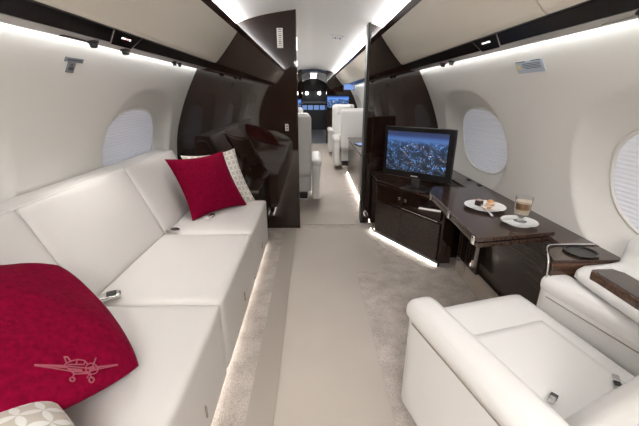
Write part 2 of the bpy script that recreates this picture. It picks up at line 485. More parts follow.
def strip(name, pts, y0, y1, m, kind='structure'):
    bm = bmesh.new(); prism(bm, pts, y0, y1); return obj(name, bm, m, kind=kind, smooth=False)
k = 3
for s in (-1, 1):
    for y0, y1 in ((YA, D-.003 if s < 0 else D+.165), (D+.11 if s < 0 else D+.235, D2-.01)):
        k += 1; strip('trim_%d' % k, both([(.606,1.852),(.638,1.822),(.648,1.834),(.618,1.866)], s), y0, y1, 'veneer_y')   # bin rail
        k += 1; strip('trim_%d' % k, both([(.638,1.850),(.650,1.842),(.668,1.860),(.656,1.866)], s), y0, y1, 'led_cove')   # cove led
        k += 1; strip('trim_%d' % k, both([(.858,1.583),(.874,1.590),(.925,1.534),(.935,1.540),(.94,1.60),(.87,1.60)], s), y0, y1, 'black')   # valance
        k += 1; strip('trim_%d' % k, both([(.9265,1.5325),(.990,1.522),(.993,1.527),(.937,1.541)], s), y0, y1, 'greylip')
        k += 1; strip('trim_%d' % k, both([(.9945,1.5275),(1.000,1.5275),(1.000,1.534),(.9945,1.534)], s), y0, y1, 'led')

# valance face frame: point on the dark underside at (y, t) where t=0 inner, 1 outer
def vpt(s, y, t, off=.0):
    a, b = Vector((.875,0,1.589)), Vector((.926,0,1.533))
    p = a.lerp(b, t); n = Vector((-.74,0,-.673))
    p = p + n*off
    return Vector((s*p.x, y, p.z))
def psu(s, y, label):
    t = thing('service_panel', label, 'control panel', tuple(vpt(s, y, .5)))
    o = Vector(t.location)
    def quad(m, name, y0, y1, t0, t1, off, parent, th=.002, skew=0.):
        bm = bmesh.new(); c = []
        for of in (off, off+th):
            c.append([bm.verts.new(vpt(s, y+yy, tt, of)-o) for yy, tt in ((y0,t0),(y1,t0),(y1-skew,t1),(y0+skew,t1))])
        bm.faces.new(c[0]); bm.faces.new(c[1][::-1])
        for i in range(4): bm.faces.new([c[0][i], c[0][(i+1)%4], c[1][(i+1)%4], c[1][i]])
        return obj(name, bm, m, parent, smooth=False)
    quad('greylip', 'panel_rim', -.135, .135, -.02, 1.12, .0002, t, skew=.04)
    p = quad('black', 'panel_face', -.129, .129, .03, 1.07, .0012, t, skew=.04)
    for q, yy in enumerate((-.034, -.012, .012, .034)):
        quad('icon' if q != 2 or s > 0 else 'icon_r', 'lit_icon', yy-.006, yy+.006, .44, .54, .0028, p, .0006)
psu(-1, 1.83, 'black trapezoid service panel with lit icons over the sofa')
psu(1, 1.90, 'black trapezoid service panel with lit icons over the table')

def gimbal(s, y, label, big=1.):
    t = thing('reading_light', label, 'reading light', (s*.963, y, 1.528))
    bm = bmesh.new(); lathe(bm, [(0,.004),(.022*big,.004),(.024*big,-.004),(.020*big,-.010),(.015*big,-.010)], 20)
    obj('bezel', bm, 'blackm', t)
    bm = bmesh.new(); lathe(bm, [(0,0),(.015*big,-.002),(.017*big,-.016),(.0145*big,-.026),(.011*big,-.027),(.0105*big,-.020),(0,-.020)], 20, axis=(s*.12,0,1))
    obj('swivel_head', bm, 'blackm', t)
    return t
gimbal(-1, 1.66, 'black swivel reading light left of the left service panel')
gimbal(-1, 1.93, 'black swivel reading light just right of the left service panel', 1.1)
gimbal(-1, 2.58, 'black reading light, first of the pair near the left bulkhead', .8)
gimbal(-1, 2.68, 'black reading light closest to the left bulkhead', .7)
gimbal(1, 2.50, 'black reading light, nearer one of the pair above the television')
gimbal(1, 2.66, 'black reading light, farther one of the pair above the television')
gimbal(1, 1.06, 'large black swivel reading light at the right edge of the picture', 1.6)
# slot vents (thin dark blades in the grey lip)
for s, y, lab in ((-1, 1.57, 'thin dark slot vent in the lip above the left wall placards'), (1, 1.62, 'thin dark slot vent in the lip above the blue wall placard'), (1,1.15,'thin dark slot vent near the large reading light')):
    bm = boxm(s*.975-.009, s*.975+.009, y-.09, y+.09, 1.5205, 1.5255)
    tag(obj('slot_vent', bm, 'greylip' if s > 0 else 'blackm', bevel=.002), lab, 'air vent')

# placards on the walls
def wall_card(name, s, y, z, wy, hz, m, label, lines=(), cat='placard', tilt=0.):
    sl = math.atan2(wallx(z+.02)-wallx(z-.02), .04)
    t = thing(name, label, cat, (s*(wallx(z)), y, z))
    R = Matrix.Rotation(s*sl, 4, 'Y') @ Matrix.Rotation(tilt, 4, 'X')
    def pl(nm, y0, y1, z0, z1, x0, x1, mm, par):
        bm = boxm(min(-s*x0, -s*x1), max(-s*x0, -s*x1), y0, y1, z0, z1); bm.transform(R); return obj(nm, bm, mm, par, smooth=False)
    pl('card', -wy/2, wy/2, -hz/2, hz/2, .0, .003, m, t)
    for (a, b, c, d, mm) in lines: pl('printing', a*wy/2, b*wy/2, c*hz/2, d*hz/2, .003, .0036, mm, t)
    return t
wall_card('wall_placard', -1, 1.665, 1.452, .12, .020, 'placard_g', 'narrow dark grey placard high on the left wall', [(-.8,.8,-.3,.3,'ink')])
wall_card('wall_placard', -1, 1.655, 1.422, .05, .05, 'placard_g', 'small square grey placard under the narrow one on the left wall', [(-.6,.7,-.5,.1,'ink'),(-.3,.4,.35,.6,'ink')])
wall_card('wall_placard', 1, 1.77, 1.438, .215, .062, 'placard', 'blue-grey placard with a yellow mark high on the right wall',
    [(.72,.9,-.35,.35,'yellow'),(-.8,.5,.45,.55,'ink'),(-.8,.5,.2,.3,'ink'),(-.8,.5,-.05,.05,'ink'),(-.8,.3,-.3,-.2,'ink'),(-.9,-.2,.85,1.,'ink'),(.2,.95,.85,1.,'ink')])
# placard and switch on the left bulkhead
def flat_card(name, x, y, z, w, h, m, label, lines, cat='placard'):
    t = thing(name, label, cat, (x, y, z))
    obj('plate', boxm(-w/2, w/2, -.004, 0, -h/2, h/2), m, t, smooth=False)
    for a, b, c, d, mm in lines: obj('printing', boxm(a*w/2, b*w/2, -.0048, -.004, c*h/2, d*h/2), mm, t, smooth=False)
    return t
flat_card('bulkhead_placard', -.275, D-.001, 1.775, .052, .155, 'white', 'white upright placard high on the left dark bulkhead',
    [(-.45,.5,.9-.2*i-.02*(i%3), .82-.2*i, 'ink') for i in range(9)])
flat_card('door_switch', -.238, D-.001, 1.02, .030, .062, 'switch', 'small white switch plate on the left dark bulkhead',
    [(-.45,.45,.15,.65,'ink'),(-.45,.45,-.65,-.15,'ink')], 'switch')

# ceiling sign beyond the doorway
t = thing('ceiling_sign', 'small lit sign set in the ceiling beyond the doorway', 'sign', (.30, 4.45, ceilz(.30)))
bm = rb((.16,.16,.018), .006, (0,0,-.006), (0,.18,0), n=4); obj('sign_housing', bm, 'white', t)
for q in range(4):
    bm = boxm(-.052+.028*q, -.036+.028*q, -.05, .05, -.019-.003*q, -.0165-.003*q+.001); obj('sign_mark', bm, 'ink' if q % 2 else 'placard', t, smooth=False)

# ------------------------------------------------------------------ sofa
sofa = thing('sofa', 'long cream leather three-seat sofa along the left wall', 'sofa', (-.9, 1.6, 0))
so = Vector(sofa.location)
def sobj(name, bm, m, **k):
    bm.transform(Matrix.Translation(-so)); return obj(name, bm, m, sofa, **k)
YS = [-.28, .48, 1.24, 2.02, 2.76]
for a, b in zip(YS, YS[1:]):
    def fn(p):
        return p
    bm = rb((.60, b-a-.004, .37), .018, (-.698, (a+b)/2, .275), n=14, puff=(.004,0,.010))
    sobj('seat_cushion', bm, 'leather', angle=80)
for a, b in zip(YS, YS[1:]):
    lean = math.radians(23)
    bm = rb((.15, b-a-.003, .47), .016, (-1.108, (a+b)/2, .650), (0, -lean, 0), n=14, puff=(.012,0,0))
    sobj('back_cushion', bm, 'leather', angle=80)
# top ledge with rounded far end
bm = bmesh.new()
lg = [(-1.165,.835),(-1.167,.868),(-1.165,.884),(-1.20,.892),(-1.262,.895),(-1.276,.888),(-1.286,.84),(-1.288,.76),(-1.20,.76)]
prism(bm, lg, -.28, 2.77)
sobj('back_ledge', bm, 'leather', bevel=.008, angle=60)
bm = bmesh.new()
prism(bm, [(-.97,.46),(-1.15,.84),(-1.285,.84),(-1.29,.6),(-1.26,.4),(-1.23,.12),(-.97,.12)], 2.762, 2.80)
sobj('end_panel', bm, 'leather', bevel=.015, angle=60)
sobj('plinth', boxm(-1.12, -.455, -.28, 2.74, .0, .092), 'blackm', smooth=False)
sobj('base_panel', boxm(-1.2, -.42, -.28, 2.745, .062, .095), 'leather', smooth=False)
# pull tabs on the seat fronts
for y in (.92, 1.66, 2.36):
    sobj('pull_tab', boxm(-.3935, -.3885, y-.005, y+.005, .19, .245), 'taupe', bevel=.0015)
# floor light under the sofa
strip('trim_30', [(-.452,.004),(-.448,.004),(-.448,.022),(-.452,.022)], -.28, 2.86, 'led_floor')

# seat-belt buckles in the crease
def buckle(loc, rz, label, big=1.):
    t = thing('seat_belt', label, 'seat belt', loc, rz)
    bm = rb((.075*big,.045*big,.020), .006, (.0,0,.0), n=5, puff=(0,0,.002)); obj('buckle', bm, 'chrome', t)
    bm = rb((.034*big,.034*big,.006), .002, (.008,0,.012), n=4); obj('release_flap', bm, 'blackm', t)
    bm = bmesh.new()
    pts = [(-.03,0,.0),(-.045,0,.0),(-.055,.0,-.008)]
    for (p, q) in zip(pts, pts[1:]):
        rbox(bm, ((Vector(q)-Vector(p)).length+.01, .036, .004), .0015, 3, mtx=Matrix.Translation((Vector(p)+Vector(q))/2))
    obj('webbing', bm, 'leather', t)
buckle((-.885, 1.275, .478), .5, 'chrome seat-belt buckle in the sofa crease by the large red pillow', 1.15)
buckle((-.905, 2.035, .478), -.3, 'small chrome seat-belt buckle in the middle of the sofa crease')
buckle((-.73, 2.30, .478), 1.2, 'small dark-chrome seat-belt buckle on the seat under the far red pillow', .7)

# ------------------------------------------------------------------ pillows
PIN = [.12]; CR = [0.]
def pillow_pt(s, t, top, hs, T, seed):
    e = .5
    pin = PIN[0]
    x = s*(1-pin*(1-t*t)); y = t*(1-pin*(1-s*s))
    h = T*max(0, (1-s*s)*(1-t*t))**e
    wr = noise.noise(Vector((s*1.7+seed, t*1.7, top)))*.018 + noise.noise(Vector((s*4+seed, t*4, top*2)))*.005
    env = min(1, (1-max(abs(s), abs(t)))*5)
    x *= 1-CR[0]*(s*t)**2; y *= 1-CR[0]*(s*t)**2
    return Vector((x*hs, y*hs, (1 if top > 0 else -1)*(h + (wr*env if h > 0 else 0))))
def pillow(name, label, centre, u, v, half, T, m, seed=0, n=34, trim=None, cat='pillow', group=None, sag=None):
    u = Vector(u).normalized(); v = Vector(v); v = (v-u*v.dot(u)).normalized(); w = u.cross(v)
    R = Matrix((u, v, w)).transposed().to_4x4(); R.translation = Vector(centre)
    t = thing(name, label, cat, tuple(centre), 0, group); t.matrix_world = R
    bm = bmesh.new(); uvl = bm.loops.layers.uv.new('UVMap')
    G = {}
    for top in (1, -1):
        for i in range(n+1):
            for j in range(n+1):
                s, q = math.sin((i/n*2-1)*PI/2), math.sin((j/n*2-1)*PI/2)
                if i in (0, n) or j in (0, n):
                    if top == -1: G[(-1, i, j)] = G[(1, i, j)]; continue
                p = pillow_pt(s, q, top, half, T, seed)
                if sag: p = sag(p)
                G[(top, i, j)] = bm.verts.new(p)
        for i in range(n):
            for j in range(n):
                f = bm.faces.new([G[(top,i,j)], G[(top,i+1,j)], G[(top,i+1,j+1)], G[(top,i,j+1)]])
                for l, (a, b) in zip(f.loops, ((i,j),(i+1,j),(i+1,j+1),(i,j+1))):
                    l[uvl].uv = (math.sin((a/n*2-1)*PI/2)*.5+.5, math.sin((b/n*2-1)*PI/2)*.5+.5)
    obj('pillow_cover', bm, m, t, angle=180)
    return t, R
# far pair
BL, BR, TL, TR = Vector((-.91,2.16,.475)), Vector((-.56,2.58,.475)), Vector((-1.00,2.44,.86)), Vector((-.70,2.82,.87))
c = (BL+BR+TL+TR)/4
pillow('throw_pillow', 'red velvet throw pillow propped upright at the far end of the sofa', c, BR-BL, TL-BL, .245, .080, 'velvet', 3)
pillow('throw_pillow', 'white petal-patterned pillow standing behind the far red pillow', c+Vector((.055,.135,-.005)), (BR-BL)+Vector((.02,0,0)), (TL-BL)+Vector((0.05,.0,0)), .245, .055, 'petal', 9)
# near pair
A = Vector((-.460,.79,.48)); B = Vector((-.93,1.14,.69)); C_ = Vector((-.80,.38,.69))
u = (B-A); v = (C_-A)
PIN[0] = .01; CR[0] = .12
cc = A+(u+v)/2+Vector((0,0,.0))
PIN[0] = .01
NP, NR = pillow('throw_pillow', 'large red velvet pillow with an airplane emblem at the near end of the sofa', cc, u, v, .302, .088, 'velvet', 5)
pillow('throw_pillow', 'white petal-patterned pillow in the near left corner, overlapping the large red one', (-.66,.375,.618), (-.72,.60,.12), (-.5,-.62,.18), .235, .07, 'petal', 2)

# airplane emblem, drawn in plane metres (a right, b up), laid on the near pillow
def emblem():
    Rinv = NR.inverted()
    # anchor directions in the pillow's own plane
    AX = EMB_U; AY = EMB_V; O = EMB_O
    hs, T = .302, .088
    def onp(a, b, lift=.0025):
        q = O + AX*a + AY*b
        # invert pinch approx
        s, t = q.x/hs, q.y/hs
        for _ in range(4):
            s = (q.x/hs)/(1-PIN[0]*(1-t*t))/(1-CR[0]*(s*t)**2); t = (q.y/hs)/(1-PIN[0]*(1-s*s))/(1-CR[0]*(s*t)**2)
        s = max(-.98, min(.98, s)); t = max(-.98, min(.98, t))
        p = pillow_pt(s, t, 1 if EMB_TOP > 0 else -1, hs, T, 5)
        return Vector((q.x, q.y, p.z + (lift if EMB_TOP > 0 else -lift)))
    bm = bmesh.new()
    def line(pts, w):
        fine = []
        for p, q in zip(pts, pts[1:]):
            for k in range(6): fine.append((p[0]+(q[0]-p[0])*k/6, p[1]+(q[1]-p[1])*k/6))
        fine.append(pts[-1])
        tube(bm, [onp(a, b) for a, b in fine], w, 5)
    def circ(c, r, rx=1., n=14): return [(c[0]+r*rx*math.cos(2*PI*k/n), c[1]+r*math.sin(2*PI*k/n)) for k in range(n+1)]
    w = .0016
    S = .00235   # metres per drawn unit
    def L(pts, ww=w): line([(x*S, y*S) for x, y in pts], ww)
    # wings
    L([(-42,3),(-20,2),(-6,1),(6,0),(20,2),(41,5)]); L([(-42,2.2),(-20,-2),(-6,-4),(6,-5),(20,-1),(41,4.2)], w)
    L([(-36,1.8),(-14,0)], w*1.3); L([(34,3.6),(18,0.8)], w*1.3)
    # nose, cowling and spinner
    L(circ((12,-1), 6.5)); L(circ((12,-1), 2.2), w*1.3); L([(7,-1),(17,-1)])
    # fuselage and canopy
    L([(8,4),(4,8),(-3,9),(-10,7),(-14,4),(-16,1)]); L([(5,7.4),(4,3.6),(-12,3.2)]); L([(-3,9),(-4,3.4)]); L([(-14,1),(-5,-7),(8,-6.6)]); L([(-12,-1),(2,-2)], w*1.4); L([(-10,-3.4),(2,-4)], w*1.4)
    # fin and prop
    L([(-13,4),(-16,12),(-12.5,11.5),(-9,6)]); L([(12,-1),(16.5,12)], w*1.3); L([(12,-1),(7,-12)], w)
    # gear
    L([(-6,-7),(-7,-11)]); L(circ((-7.5,-13), 2.2), w*1.3); L([(10,-7.5),(11,-11)]); L(circ((11.5,-13.5), 2.6), w*1.3)
    obj('airplane_emblem', bm, 'emblem', NP)['label'] = 'pale rose embroidered propeller airplane'
    return onp
# where the emblem sits on the cover, in the pillow's own plane
EMB_TOP = 1
EMB_U, EMB_V, EMB_O = Vector((-0.3362, -0.94179, 0.0)), Vector((0.94179, -0.3362, 0.0)), Vector((-0.23236, -0.10296, 0.0))
emblem()
bm = rb((.006,.034,.0015), .0006, (0,0,0), n=3)
q = NR.inverted() @ Vector((-.575,.745,.50))
o = obj('care_tag', bm, 'white', NP); o.location = (-.262, -.17, .02*EMB_TOP); o.rotation_euler = (0,.3,.7)

# side console between sofa and bulkhead with bottle and tumblers
t = thing('side_console', 'low dark veneer console between the sofa end and the left bulkhead', 'console', (-.9, 3.03, 0))
obj('console_body', boxm(-.30, .42, -.19, .205, 0, .50), 'veneer', t, bevel=.004)
obj('console_top', boxm(-.31, .43, -.20, .207, .50, .52), 'veneer_y', t, bevel=.004)
def bottle(x, y, z, label, m='bottle', sc=1.):
    t = thing('water_bottle', label, 'bottle', (x, y, z))
    bm = bmesh.new(); lathe(bm, [(0,0),(.030*sc,0),(.032*sc,.01),(.032*sc,.12*sc),(.014*sc,.155*sc),(.012*sc,.18*sc),(0,.18*sc)], 20); obj('bottle_body', bm, m, t)
    bm = bmesh.new(); lathe(bm, [(0,.18*sc),(.0145*sc,.18*sc),(.0145*sc,.205*sc),(0,.205*sc)], 16); obj('bottle_cap', bm, 'white', t)
def tumbler(x, y, z, label):
    t = thing('tumbler', label, 'glass', (x, y, z))
    bm = bmesh.new(); lathe(bm, [(0,0),(.030,0),(.034,.09),(.032,.09),(.028,.008),(0,.008)], 20); obj('glass_wall', bm, 'glass', t)
bottle(-.70, 3.02, .52, 'small blue-green water bottle on the console past the sofa')
tumbler(-.61, 3.03, .52, 'clear tumbler beside the water bottle at the sofa end')
tumbler(-.57, 2.93, .52, 'clear tumbler nearest the aisle on the sofa-end console')

# ------------------------------------------------------------------ right side: ledge, credenza, tv, table
# window ledge
led = thing('window_ledge', 'long dark veneer ledge under the right windows', 'ledge', (1.2, 2.2, 0))
def P_(par, name, bm, m, **k):
    bm.transform(Matrix.Translation(-Vector(par.location))); return obj(name, bm, m, par, **k)
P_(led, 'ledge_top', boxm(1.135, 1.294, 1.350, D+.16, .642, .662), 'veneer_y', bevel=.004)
bm = bmesh.new(); prism(bm, [(1.15,.642),(1.165,.40),(1.195,.10),(1.195,.0),(1.215,0),(1.26,.3),(1.285,.642)], 1.215, 2.42)
P_(led, 'ledge_front', bm, 'veneer_s', smooth=False)
for y in (1.45, 1.85):
    P_(led, 'panel_joint', boxm(1.185, 1.1945, y-.002, y+.002, .0, .10), 'blackm', smooth=False)
for (px, py, z) in ((1.262, 2.62, .662), (1.262, 2.44, .662)):
    P_(led, 'shade_button', boxm(px-.012, px+.012, py-.02, py+.02, z, z+.006), 'blackm', bevel=.003)

cr = thing('credenza', 'dark veneer corner cabinet under the television', 'cabinet', (.9, 2.9, 0))
foot = [(.61,3.40),(.61,3.05),(1.00,2.36),(1.08,2.36),(1.10,2.46),(1.20,2.46),(1.26,3.40)]
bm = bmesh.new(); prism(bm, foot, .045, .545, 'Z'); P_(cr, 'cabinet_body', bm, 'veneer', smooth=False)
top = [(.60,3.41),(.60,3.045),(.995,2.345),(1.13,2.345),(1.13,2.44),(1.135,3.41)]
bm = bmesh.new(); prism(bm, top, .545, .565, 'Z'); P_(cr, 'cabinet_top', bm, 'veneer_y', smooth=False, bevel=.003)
# face frame along the slanted front
F0, F1 = Vector((.61,3.05,0)), Vector((1.00,2.36,0)); fd = (F1-F0).normalized(); fn_ = Vector((fd.y, -fd.x, 0)); 
if fn_.x > 0: fn_ = -fn_
FL = (F1-F0).length
def face(a0, a1, z0, z1, off, th):
    bm = bmesh.new(); q = []
    for o_ in (off, off+th):
        q.append([bm.verts.new(F0+fd*a+fn_*o_+Vector((0,0,z))) for a, z in ((a0,z0),(a1,z0),(a1,z1),(a0,z1))])
    bm.faces.new(q[0]); bm.faces.new(q[1][::-1])
    for i in range(4): bm.faces.new([q[0][i], q[0][(i+1)%4], q[1][(i+1)%4], q[1][i]])
    return bm
P_(cr, 'cabinet_door', face(.01, FL*.43, .055, .365, .001, .014), 'veneer_s', bevel=.003)
P_(cr, 'cabinet_door', face(FL*.44, FL-.03, .055, .365, .001, .014), 'veneer_s', bevel=.003)
d1 = P_(cr, 'cabinet_drawer', face(.01, FL*.43, .375, .535, .001, .014), 'veneer', bevel=.003)
d2 = P_(cr, 'cabinet_drawer', face(FL*.44, FL-.03, .395, .535, .001, .014), 'veneer', bevel=.003)
for a, z in ((.30,.46),(.375,.46)):
    bm = face(a, a+.022, z-.012, z+.012, .015, .004); bm.transform(Matrix.Translation(-Vector(cr.location))); o = obj('push_latch', bm, 'chrome', d1 if a < .32 else d2, bevel=.002)
P_(cr, 'chrome_rail', face(FL*.44, FL-.05, .380, .387, .001, .018), 'chrome', smooth=False)
P_(cr, 'toe_kick', face(.0, FL-.02, .0, .045, -.03, .02), 'blackm', smooth=False)
bm = face(.0, FL-.03, .004, .022, -.006, .004); obj('trim_31', bm, 'led_floor', kind='structure', smooth=False)
bm = boxm(.590, .594, 3.05, 3.19, .004, .02); obj('trim_32', bm, 'led_floor', kind='structure', smooth=False)

# television
tl, tr_ = Vector((.606,2.83,.67)), Vector((1.042,2.45,.655))
tw = (tr_-tl).length; tdir = math.atan2(tr_.y-tl.y, tr_.x-tl.x)
tc_ = (tl+tr_)/2
tv = thing('television', 'black flat television showing a blue city at night, standing on the corner cabinet', 'television', (tc_.x, tc_.y, .565), tdir)
hH = .405
obj('tv_housing', rb((tw, .035, hH), .010, (0, .018, .10+hH/2), n=8), 'blackm', tv)
obj('tv_bezel', boxm(-tw/2+.004, tw/2-.004, -.006, .004, .105, .10+hH-.004), 'black', tv, bevel=.003)
bm = bmesh.new(); uvl = bm.loops.layers.uv.new('UVMap')
vs = [bm.verts.new(p) for p in ((-tw/2+.03,-.0075,.155),(tw/2-.045,-.0075,.155),(tw/2-.045,-.0075,.10+hH-.035),(-tw/2+.03,-.0075,.10+hH-.035))]
f = bm.faces.new(vs)
for l, q in zip(f.loops, ((0,0),(1,0),(1,1),(0,1))): l[uvl].uv = q
vb = [bm.verts.new(v.co+Vector((0,.0012,0))) for v in vs]
for i in range(4): bm.faces.new([vs[i], vb[i], vb[(i+1)%4], vs[(i+1)%4]])
obj('tv_screen', bm, 'city', tv, smooth=False)['label'] = 'screen with a night photograph of city towers'
obj('tv_neck', rb((.07,.03,.14), .008, (0,.045,.07), n=4), 'blackm', tv)
obj('tv_foot', rb((.22,.14,.012), .004, (0,.05,.0065), n=4), 'blackm', tv)
bm = boxm(-.03,.03,-.0075,-.006,.118,.126); obj('tv_badge', bm, 'greylip', tv, smooth=False)

# folding table
tb = thing('folding_table', 'dark veneer fold-out table with two leaves and chrome hinges beside the right window', 'table', (.95, 1.85, 0))
leafp = [(.745,1.375),(1.15,1.445),(1.15,2.26),(.86,2.30),(.79,2.17)]
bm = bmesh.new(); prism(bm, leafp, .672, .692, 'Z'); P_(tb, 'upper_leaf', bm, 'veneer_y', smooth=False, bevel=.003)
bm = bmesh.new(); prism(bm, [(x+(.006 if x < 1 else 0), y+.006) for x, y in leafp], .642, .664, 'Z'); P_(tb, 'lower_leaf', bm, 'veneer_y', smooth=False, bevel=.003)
for f_ in (.04, .48, .93):
    p = Vector((.745,1.375,0)).lerp(Vector((.79,2.17,0)), f_)
    P_(tb, 'hinge', rb((.012,.028,.040), .004, (p.x-.001, p.y+.01, .667), n=4), 'chrome')
P_(tb, 'support_panel', boxm(1.128, 1.150, 2.04, 2.33, .12, .642), 'veneer', bevel=.003)
for x, y in ((1.118,2.185),(1.118,2.325)):
    P_(tb, 'chrome_post', boxm(x-.003, x+.005, y-.004, y+.004, .0, .642), 'chrome', smooth=False)
P_(tb, 'slide_rail', boxm(.90, 1.12, 1.80, 2.0, .625, .641), 'blackm', smooth=False)

# floor fairing by the side panel
bm = bmesh.new(); prism(bm, [(1.115,.0),(1.118,.055),(1.135,.085),(1.165,.10),(1.182,.10),(1.184,.0)], .9, 2.33)
tag(obj('floor_fairing', bm, 'taupe', bevel=.006, angle=50), 'low taupe carpeted duct along the foot of the right side panel', 'duct')

# plates and food
ZT = .692
def plate(x, y, r, label):
    t = thing('plate', label, 'plate', (x, y, ZT))
    bm = bmesh.new(); lathe(bm, [(0,.004),(r*.5,.004),(r*.62,.005),(r*.72,.0095),(r*.98,.0165),(r,.0175),(r*.99,.0185),(r*.72,.0125),(r*.60,.0075),(0,.0068)], 48); 
    lathe(bm, [(r*.52,.0045),(r*.55,.0),(r*.60,.0),(r*.61,.005)], 48)
    obj('dish', bm, 'china', t); return t
plate(.985, 1.805, .110, 'white plate holding three small cakes, farther along the table')
plate(1.034, 1.550, .085, 'white saucer plate under the coffee glass, nearer end of the table')
def cake(name, label, x, y, s, parts, rz):
    t = thing(name, label, 'cake', (x, y, ZT+.0078), rz)
    z = 0
    for nm, m, h, k in parts:
        obj(nm, rb((s[0]*k, s[1]*k, h), min(h*.35, .004), (0,0,z+h/2), n=5, puff=(0,0,.001)), m, t); z += h
    return t
cake('cake', 'dark chocolate cube cake topped with pink icing on the plate', .965, 1.835, (.034,.034), [('sponge','choc',.030,1.),('icing','icing',.005,.8)], .5)
c1 = cake('cake', 'tan nut-topped pastry on the window side of the plate', 1.025, 1.825, (.038,.034), [('base','pastry',.013,1.),('cream_layer','cream',.007,.95),('nut_topping','pastry',.010,.85)], .2)
bm = bmesh.new()
for i in range(9):
    a = i*2.4; rr = .012*math.sqrt(i/9)
    bmesh.ops.create_icosphere(bm, subdivisions=2, radius=.0055, matrix=Matrix.Translation((rr*math.cos(a), rr*math.sin(a), .031)))
obj('nuts', bm, 'pastry', c1)
cake('cake', 'low rectangular tan slice at the front of the plate', .982, 1.775, (.042,.026), [('base','pastry',.012,1.),('cream_layer','cream',.005,.95),('topping','icing',.003,.8)], .3)
M['steel'] = mat('brushed_cutlery', (.78,.77,.75), .32, .7)
def cutlery(name, label, x, y, z, rz, pitch, L=.15, fork=False):
    t = thing(name, label, name.replace('_', ' '), (x, y, z), rz)
    bm = bmesh.new()
    pts = [(0,0,0),(L*.2,0,.002),(L*.5,0,.003),(L*.7,0,.002)]
    tube(bm, pts, [.0062,.0052,.0034,.0026], 8)
    bm.transform(Matrix.Diagonal((1,1.3,.5,1))); bm.transform(Matrix.Rotation(pitch,4,'Y')); obj('handle', bm, 'steel', t)
    bm = bmesh.new()
    if fork:
        rbox(bm, (L*.14,.018,.002), .0008, 4, mtx=Matrix.Translation((L*.77,0,.002)))
        for q in (-.0066,-.0022,.0022,.0066): rbox(bm, (L*.18,.0022,.0016), .0006, 3, mtx=Matrix.Translation((L*.92,q,.002)))
    else:
        rbox(bm, (L*.32,.026,.003), .0014, 8, mtx=Matrix.Translation((L*.84,0,.002)), fn=lambda p: (p.x, p.y*(1-.9*(p.x/(L*.165))**2)**.5 if abs(p.x) < L*.16 else p.y*.3, p.z))
    bm.transform(Matrix.Rotation(pitch,4,'Y'))
    obj('bowl' if not fork else 'tines', bm, 'steel', t)
cutlery('fork', 'steel fork resting on the edge of the cake plate, handle over the table', .955, 1.655, ZT+.005, math.radians(86), math.radians(-7), .14, True)
cutlery('teaspoon', 'steel teaspoon lying on the coffee saucer', .945, 1.553, ZT+.026, math.radians(8), math.radians(3), .12)
# coffee glass
gx, gy = 1.052, 1.572
t = thing('coffee_glass', 'stemmed glass of layered milk coffee standing on the saucer', 'glass', (gx, gy, ZT+.0075))
bm = bmesh.new()
lathe(bm, [(0,.0),(.030,.0),(.031,.003),(.012,.010),(.009,.018),(.018,.026),(.033,.040),(.036,.060),(.039,.128),(.0375,.128),(.0345,.060),(.031,.042),(.016,.030),(0,.028)], 36)
obj('glass_body', bm, 'glass', t)
bm = bmesh.new(); lathe(bm, [(0,.0295),(.016,.0310),(.0305,.0425),(.0335,.058),(.0338,.066),(0,.066)], 32); obj('milk', bm, 'milk', t)
bm = bmesh.new(); lathe(bm, [(0,.0665),(.0339,.0665),(.0352,.098),(0,.098)], 32); obj('coffee', bm, 'coffee', t)
bm = bmesh.new(); lathe(bm, [(0,.0985),(.0353,.0985),(.0357,.108),(0,.110)], 32); obj('foam', bm, 'milk', t)

# ------------------------------------------------------------------ right side near: cup holder, white moulding, wood insert
cu = thing('cup_holder_console', 'brown veneer console end with a round black cup holder and chrome edge', 'console', (1.14, 1.33, 0))
sec_ = [(.985,1.30),(.985,1.40),(1.02,1.455),(1.08,1.47),(1.255,1.47),(1.285,1.20),(1.06,1.18)]
bm = bmesh.new(); prism(bm, [(.985,1.212),(1.012,1.28),(1.045,1.330),(1.09,1.347),(1.262,1.347),(1.262,1.212)], .30, .650, 'Z'); P_(cu, 'console_body', bm, 'veneer_b', smooth=False, bevel=.006)
bm = bmesh.new(); prism(bm, [(.986,1.212),(1.013,1.28),(1.046,1.329),(1.09,1.346),(1.288,1.346),(1.288,1.212)], .651, .662, 'Z'); P_(cu, 'console_top', bm, 'veneer_y', smooth=False, bevel=.003)
bm = bmesh.new(); lathe(bm, [(.054,0),(.062,.002),(.065,.006),(.062,.009),(.055,.006),(.052,-.002)], 40, (1.150,1.280,.6625)); bm2 = bm
P_(cu, 'cup_rim', bm, 'black')
bm = bmesh.new(); lathe(bm, [(0,.001),(.054,.001),(.054,.003),(0,.003)], 40, (1.150,1.280,.6625)); P_(cu, 'cup_well', bm, 'blackm')
bm = bmesh.new(); tube(bm, catmull([(.978,1.214,.30),(.978,1.216,.50),(.980,1.222,.61),(.992,1.25,.655),(1.012,1.292,.667),(1.045,1.338,.667),(1.09,1.355,.667),(1.27,1.355,.667)], 6), .0042, 8); P_(cu, 'chrome_edge', bm, 'chrome')

